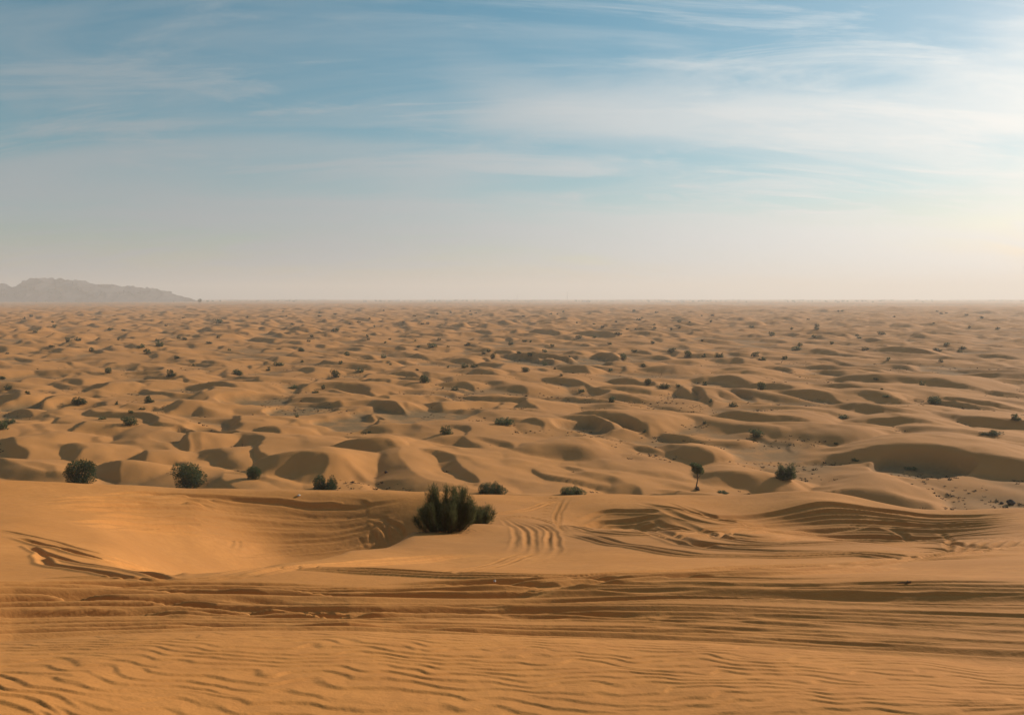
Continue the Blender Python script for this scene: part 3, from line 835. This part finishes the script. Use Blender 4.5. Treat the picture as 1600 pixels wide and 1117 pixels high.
FAR = [(343,505,12,7),(85,512,8,5),(173,515,10,5),(194,517,9,4),(55,520,8,4),(106,534,8,7),(122,532,11,6),(81,542,10,4),(185,532,5,4),(246,533,8,5),
 (249,541,13,10),(220,543,12,8),(230,553,14,8),(279,529,7,4),(289,531,8,6),(327,537,10,5),(341,528,6,4),(143,549,8,6),(358,548,6,5),(277,560,10,6),
 (302,572,4,4),(11,553,7,3),(524,519,14,7),(487,527,8,4),(482,534,7,5),(471,549,12,9),(574,527,6,5),(576,531,6,3),(609,531,6,3),(602,536,6,3),
 (649,533,4,4),(686,531,7,4),(675,543,17,8),(654,543,7,4),(731,539,16,5),(700,542,6,3),(756,553,9,5),(763,549,8,6),(770,560,9,9),(798,539,9,9),
 (542,556,10,7),(599,559,10,7),(472,566,7,5),(532,569,9,6),(652,579,6,5),(692,607,4,4),(1049,516,6,4),(1023,513,6,4),(1175,512,9,5),(980,515,6,4),
 (993,515,5,3),(941,512,8,4),(904,529,14,6),(929,528,8,4),(966,523,14,6),(820,534,10,5),(829,535,5,4),(863,542,10,5),(953,538,8,5),(1020,537,8,5),
 (1097,533,5,4),(829,556,11,8),(811,552,9,5),(851,551,9,6),(890,558,4,4),(992,550,12,6),(1049,551,14,8),(1075,558,14,12),(1100,558,9,7),
 (1124,559,16,10),(1180,557,14,8),(1190,563,14,8),(1237,515,6,4),(1276,515,8,5),(1206,525,12,7),(1272,528,10,5),(1339,525,6,4),(1343,529,8,4),
 (1377,523,12,5),(1300,538,8,5),(1352,547,12,6),(1244,548,17,7),(1250,541,10,6),(1479,540,11,5),(1505,545,12,5),(1499,551,9,4),(1464,548,17,5),
 (1470,566,9,4),(1559,515,8,4),(1388,563,8,5),(700,575,5,4),(610,570,5,4)]
frng = random.Random(12)
for _ in range(60):
    v = 486+frng.random()**1.1*27; FAR.append((frng.uniform(0, 1600), v, frng.uniform(3, 7)*(1+(v-486)/90), frng.uniform(2, 3.6)*(1+(v-486)/110)))
ORD = 'first second third fourth fifth sixth seventh eighth ninth tenth eleventh twelfth thirteenth fourteenth fifteenth sixteenth seventeenth eighteenth nineteenth twentieth'.split()
BANDS = {}
for f_ in FAR:
    u, v = f_[:2]
    row = 'faint top band near the horizon' if v < 515 else 'middle band of distant dunes' if v < 542 else 'nearer band of distant dunes'
    sec = 'below the mountain' if u < 330 else 'left of centre' if u < 640 else 'at the centre' if u < 960 else 'right of centre' if u < 1280 else 'at far right'
    BANDS.setdefault((row, sec), []).append(f_)
for (row, sec), lst in BANDS.items():
    lst.sort()
    for i, (u, v, w, h) in enumerate(lst):
        if row.startswith('faint'): lab = 'tiny shrub speck in the %s, %s' % (row, sec)
        else: lab = '%s shrub from left in the %s, %s' % (ORD[min(i, 19)], row, sec)
        shrub(u, v, w, h, lab, None, 'distant shrubs in the %s, %s' % (row, sec))

# ---- trees
def tree(u, v, h, crown_w, label, lean=0.0, trunk=.42, n=2600, size=.16, seed=1, root=True, name='desert_tree'):
    x, y, r_ = hit(u, v, 60); z = height(x, y)+EYE; H = h*r_/F; cw = crown_w*r_/F
    e = obj(name, None); e.location = (x, y, z); e.empty_display_size = .5
    r = random.Random(seed)
    t = MB(); top = Vector((lean*H, 0, H*.62)); k = H*.024
    path = [Vector((0, 0, -.15)), Vector((lean*H*.1-.02*H, .02, H*.15)), Vector((lean*H*.3+.015*H, 0, H*.34)), Vector((lean*H*.7, 0, H*.5)), top]
    t.tube(path, [k*1.5, k*1.05, k*.85, k*.75, k*.45], 8)
    for i in range(7):
        s = path[2].lerp(top, r.uniform(.2, 1)); d = Vector((r.uniform(-1, 1), r.uniform(-1, 1), r.uniform(.3, 1))).normalized()
        q = s+d*cw*r.uniform(.25, .42); t.tube([s, (s+q)*.5+Vector((0, 0, .05)), q], [k*.5, k*.32, k*.12], 5)
    obj('trunk', t.mesh('trunk', [M_BARK]), e)
    c = MB(); cz = H*(1+trunk)*.5; ch = H*(1-trunk)*.5
    lb = [(lean*H, 0, cz, cw*.36, ch*.75)]
    for i in range(9):
        a = i*.7+r.uniform(-.2, .2); d = cw*r.uniform(.2, .34); zz = r.uniform(-.5, .6)
        lb.append((lean*H+d*math.cos(a)*(1-.3*max(zz, 0)), d*math.sin(a), cz+zz*ch, cw*r.uniform(.13, .2), ch*r.uniform(.26, .4)))
    leaves(c, r, lb, n, size*H/3.6, 0, .1)
    obj('crown', c.mesh('crown', [M_LEAF]), e)
    if root:
        m = MB()
        for i in range(10):
            a = r.uniform(0, 6.28); d = r.uniform(.1, .4)*H*.28
            p = Vector((d*math.cos(a), d*math.sin(a), -.05)); q = Vector((p.x*.4, p.y*.4, H*r.uniform(.05, .13)))
            m.tube([p, (p+q)*.6, q], [k*.7, k*.6, k*.3], 5)
        leaves(m, r, [(0, 0, .06*H, .10*H, .06*H)], 90, .1)
        obj('root_clump', m.mesh('root_clump', [M_BARK]), e)
    tag(e, label, 'tree', 'lone trees on the plain')
tree(1089, 765, 43, 25, 'lone small tree with thin bare trunk and round crown', 0.0, .52, seed=3)
tree(1221, 567, 11, 11, 'small leaning tree on the plain far above the lone tree', .45, .35, n=260, size=.5, seed=5, root=False)
tree(312, 475, 8, 7, 'dark solitary far tree on the horizon right of the mountain', 0, .2, n=220, size=.6, seed=6, root=False)

# ---- the broom bush on the near dune
def broom(u, v, H, Wd, label, nst, seed, shape):
    x, y, r_ = hit(u, v, 20); z = height(x, y)+EYE
    e = obj('broom_bush', None); e.location = (x, y, z-.04); e.empty_display_size = .5
    r = random.Random(seed); fo = MB(); sm = MB(); dt = MB()
    heads = []
    for i in range(nst//6):
        a = r.uniform(0, 6.283); q = math.sqrt(r.random()); hx = Wd*.5*q*math.cos(a); hy = Wd*.42*q*math.sin(a)
        heads.append((hx, hy, H*shape(hx/(Wd*.5))*(1-.35*abs(hy)/(Wd*.42))*r.uniform(.42, 1.0)))
    for i in range(nst):
        hx, hy, top = heads[i % len(heads)]
        tx = hx+r.gauss(0, .055); ty = hy+r.gauss(0, .055); top = top*r.uniform(.8, 1.0)
        b = Vector((tx*.45+r.uniform(-.1, .1), ty*.4, -.05)); tip = Vector((tx, ty, top))
        mid = b.lerp(tip, .5)+Vector((tx*.12, ty*.12, -.04))
        pts = [b, b.lerp(mid, .5), mid, mid.lerp(tip, .55), tip]
        sm.tube(pts, [.014, .012, .009, .006, .003], 4)
        ln = (tip-b).length
        for j in range(int(125*ln/1.2)):
            s = r.random()**.75; s = .12+.88*s
            if s < .5: p = b.lerp(mid, s*2); d0 = (mid-b)
            else: p = mid.lerp(tip, s*2-1); d0 = (tip-mid)
            d0 = d0.normalized(); side_ = rv(r)
            d = (d0*.7+side_*.85+Vector((0, 0, .4))).normalized(); p = p+side_*.13*r.random()
            l = r.uniform(.10, .24)*(1.1-.35*s); w = d.cross(rv(r)).normalized()*r.uniform(.004, .0085)
            fo.tri(p-w, p+w, p+d*l)
    for i in range(26):
        a = r.uniform(0, 6.28); p = Vector((r.uniform(-.5, .5)*Wd, r.uniform(-.5, .1)*Wd*.6, .03)); d = Vector((math.cos(a), math.sin(a), r.uniform(-.05, .5)))
        p.z = height(x+p.x, y+p.y)+EYE-e.location.z+.01
        q = p+d*r.uniform(.08, .25); q.z = max(q.z, p.z); dt.tube([p, (p+q)*.5+Vector((0, 0, .01)), q], [.006, .005, .002], 4)
    obj('foliage', fo.mesh('foliage', [M_BROOM]), e); obj('stems', sm.mesh('stems', [M_BARK]), e); obj('dead_twigs', dt.mesh('dead_twigs', [M_DRY]), e)
    tag(e, label, 'bush', 'broom bushes on the near dune')
    return e
def sh_main(t): return float(np.interp(t, [-1, -.8, -.5, -.2, 0, .2, .5, .8, 1], [.52, .62, .78, 1.0, .92, 1.03, 1.0, .72, .5]))
broom(694, 829, 2.25, 2.6, 'tall broom-like green bush with upright plumes on the near dune', 192, 21, sh_main)
broom(745, 818, 1.3, 1.35, 'smaller broom-like bush hugging the right side of the tall one', 95, 22, lambda t: float(np.interp(t, [-1, -.3, .2, .6, 1], [.55, .85, 1.0, .95, .7])))

# ---- small things
def stone(u, v, w, h, label, col, name='stone'):
    x, y, r_ = hit(u, v, 6.2); z = height(x, y)+EYE; sx = w*r_/F; sz = h*r_/F
    r = random.Random(int(u)); mb = MB(); rings = []
    for i in range(5):
        t = i/4; rad = math.sin(.35+t*2.6)*.5
        rings.append([(rad*math.cos(k*math.pi/4)*r.uniform(.8, 1.15), rad*.8*math.sin(k*math.pi/4)*r.uniform(.8, 1.15), -.15+1.15*t+r.uniform(-.05, .05)) for k in range(8)])
    for rg in rings: mb.v += rg
    for i in range(4):
        for k in range(8): mb.f.append((i*8+k, i*8+(k+1) % 8, i*8+8+(k+1) % 8, i*8+8+k)); mb.m.append(0)
    mb.f.append(tuple(32+k for k in range(8))); mb.m.append(0)
    def b(nt, N, L, bs):
        n = N.new('ShaderNodeTexNoise'); n.inputs['Scale'].default_value = 6; rr = N.new('ShaderNodeValToRGB')
        rr.color_ramp.elements[0].color = tuple(c*.7 for c in col)+(1,); rr.color_ramp.elements[1].color = col+(1,)
        L.new(n.outputs[0], rr.inputs[0]); L.new(rr.outputs[0], bs.inputs['Base Color']); bs.inputs['Roughness'].default_value = .85
    o = obj(name, mb.mesh(name, [mat(name, b)])); o.location = (x, y, z); o.scale = (sx, sx, sz); o.rotation_euler = (0, 0, r.uniform(0, 6))
    tag(o, label, 'stone')
stone(1579, 788, 11, 7, 'dark stone on pale sand at the right edge beyond the rim', (.07, .05, .035))
stone(1565, 787, 6, 3, 'small dark stone left of the larger dark stone at right', (.09, .06, .04))
stone(467, 775, 6, 3, 'pale stone on the crest of the left bowl', (.55, .47, .38))
stone(773, 909, 6, 4, 'little pale stone beside the twin tyre tracks', (.62, .52, .42))
stone(603, 739, 6, 4, 'dark stone on the sand right of the large slip face', (.06, .04, .03))
def twig():
    x, y, r_ = hit(1413, 912, 6.2); z = height(x, y)+EYE
    r = random.Random(4); mb = MB(); L_ = 20*r_/F
    mb.tube([Vector((-L_*.5, 0, .012)), Vector((-L_*.15, .01, .016)), Vector((L_*.2, 0, .018)), Vector((L_*.5, .01, .012))], [.006, .009, .012, .006], 6)
    mb.tube([Vector((L_*.1, 0, .016)), Vector((L_*.25, -.02, .035)), Vector((L_*.42, -.03, .045))], [.01, .012, .006], 6)
    mb.tube([Vector((L_*.2, 0, .016)), Vector((L_*.3, .03, .03)), Vector((L_*.36, .05, .03))], [.01, .008, .004], 6)
    o = obj('dry_twig', mb.mesh('dry_twig', [M_BARK])); o.location = (x, y, z)
    tag(o, 'dark dry twig lying on smooth sand at lower right', 'twig')
twig()

# ---- dry tufts strewn over the plain
def tufts():
    r = random.Random(31); mb = MB(); made = 0; tries = 0
    while made < 3000 and tries < 20000:
        tries += 1
        a = r.uniform(-.6, .6); d = math.sqrt(r.uniform(96**2, 340**2)) if r.random() < .5 else r.uniform(98, 220)
        x, y = d*math.sin(a), d*math.cos(a)
        if float(perlin(np.array([x/9]), np.array([y/9]), 201)[0]) < .02: continue
        i, _ = column(a); k = min(NR-2, int(np.searchsorted(R, d)))
        if HD[k, i] > 1.1: continue
        z = height(x, y)+EYE; s = r.uniform(.09, .30)*(1.7 if r.random() < .12 else 1); made += 1
        for _ in range(9):
            q = r.uniform(0, 6.28); o_ = Vector((r.uniform(-.7, .7)*s, r.uniform(-.7, .7)*s, -.02)); p = Vector((x, y, z))+o_
            dr = Vector((math.cos(q)*.8, math.sin(q)*.8, r.uniform(.3, 1))).normalized()*s*r.uniform(.6, 1.2); w = dr.cross(rv(r)).normalized()*s*.22
            mb.tri(p-w, p+w, p+dr)
    o = obj('dry_tufts', mb.mesh('dry_tufts', [M_TUFT])); o['kind'] = 'stuff'; o['label'] = 'small dark dry tufts strewn over the dune plain'; o['category'] = 'tufts'
M_TUFT = leaf_mat('tuft', (.05, .036, .02), (.11, .075, .04))
tufts()

# ---- far treeline, sheds and masts in the haze
def far_line():
    r = random.Random(41); mb = MB()
    for i in range(900):
        a = math.atan((r.uniform(-150, 1750)-800)/F); d = r.uniform(5200, 8500)
        if perlin(np.array([a*14]), np.array([d/2500]), 301)[0] < -.15: continue
        x, y = d*math.sin(a), d*math.cos(a); z = height(x, y)+EYE; s = r.uniform(3, 7)
        for _ in range(7):
            p = Vector((x+r.uniform(-1, 1)*s, y+r.uniform(-1, 1)*s, z+r.uniform(.2, 1.2)*s)); t = rv(r)*s*.8; w = t.cross(rv(r)).normalized()*s*.6
            mb.quad(p-t, p+w, p+t, p-w)
    o = obj('far_trees', mb.mesh('far_trees', [M_LEAF])); o['kind'] = 'stuff'; o['label'] = 'hazy line of far trees along the horizon'; o['category'] = 'trees'
far_line()
def plaster(nt, N, L, bs):
    n = N.new('ShaderNodeTexNoise'); n.inputs['Scale'].default_value = .3; rr = N.new('ShaderNodeValToRGB')
    rr.color_ramp.elements[0].color = (.55, .5, .43, 1); rr.color_ramp.elements[1].color = (.75, .7, .62, 1)
    L.new(n.outputs[0], rr.inputs[0]); L.new(rr.outputs[0], bs.inputs['Base Color']); bs.inputs['Roughness'].default_value = .9
def far_sheds():
    r = random.Random(51); M_P = mat('plaster', plaster); mes = []
    for w, d, h, rf in ((34, 20, 9, 3), (22, 18, 12, 0), (50, 22, 8, 2.5)):
        mb = MB(); W2, D2 = w/2, d/2
        mb.v = [(-W2, -D2, -3), (W2, -D2, -3), (W2, D2, -3), (-W2, D2, -3), (-W2, -D2, h), (W2, -D2, h), (W2, D2, h), (-W2, D2, h), (-W2, 0, h+rf+.01), (W2, 0, h+rf+.01)]
        mb.f = [(0, 1, 5, 4), (2, 3, 7, 6), (1, 2, 6, 9, 5), (3, 0, 4, 8, 7), (4, 5, 9, 8), (6, 7, 8, 9)]; mb.m = [0]*6
        mes.append(mb.mesh('far_building', [M_P]))
    for i in range(16):
        u = r.choice([r.uniform(340, 760), r.uniform(340, 760), r.uniform(800, 1120)]); a = math.atan((u-800)/F); d = r.uniform(5000, 6400)
        x, y = d*math.sin(a), d*math.cos(a); o = obj('far_building', mes[r.randrange(3)]); o.location = (x, y, height(x, y)+EYE); o.rotation_euler = (0, 0, r.uniform(-.5, .5))
        lab = 'pale low building in the haze on the horizon, %s' % ('left of centre' if u < 790 else 'right of centre')
        tag(o, lab, 'building', lab)
far_sheds()
def mast(u, hpx, label):
    a = math.atan((u-800)/F); d = 5600; x, y = d*math.sin(a), d*math.cos(a); H = hpx*d/F; z = height(x, y)+EYE
    mb = MB(); c = [(-1, -1), (1, -1), (1, 1), (-1, 1)]
    for i in range(4):
        mb.tube([Vector((c[i][0]*2.2, c[i][1]*2.2, -2)), Vector((c[i][0]*.7, c[i][1]*.7, H))], [.5, .35], 4)
    for k in range(10):
        t = k/10; s = 2.2-1.5*t; s2 = 2.2-1.5*(t+.1)
        for i in range(4):
            p, q = c[i], c[(i+1) % 4]; mb.tube([Vector((p[0]*s, p[1]*s, t*H)), Vector((q[0]*s2, q[1]*s2, (t+.1)*H))], [.25, .25], 4)
    def b(nt, N, L, bs): bs.inputs['Base Color'].default_value = (.25, .24, .23, 1); bs.inputs['Metallic'].default_value = .4; bs.inputs['Roughness'].default_value = .6
    o = obj('lattice_mast', mb.mesh('lattice_mast', [mat('galvanised', b)])); o.location = (x, y, z); tag(o, label, 'mast', 'masts on the horizon')
mast(886, 15, 'thin tall mast in the haze, right of centre on the horizon')
mast(808, 10, 'shorter thin mast in the haze at the centre of the horizon')

build_haze()
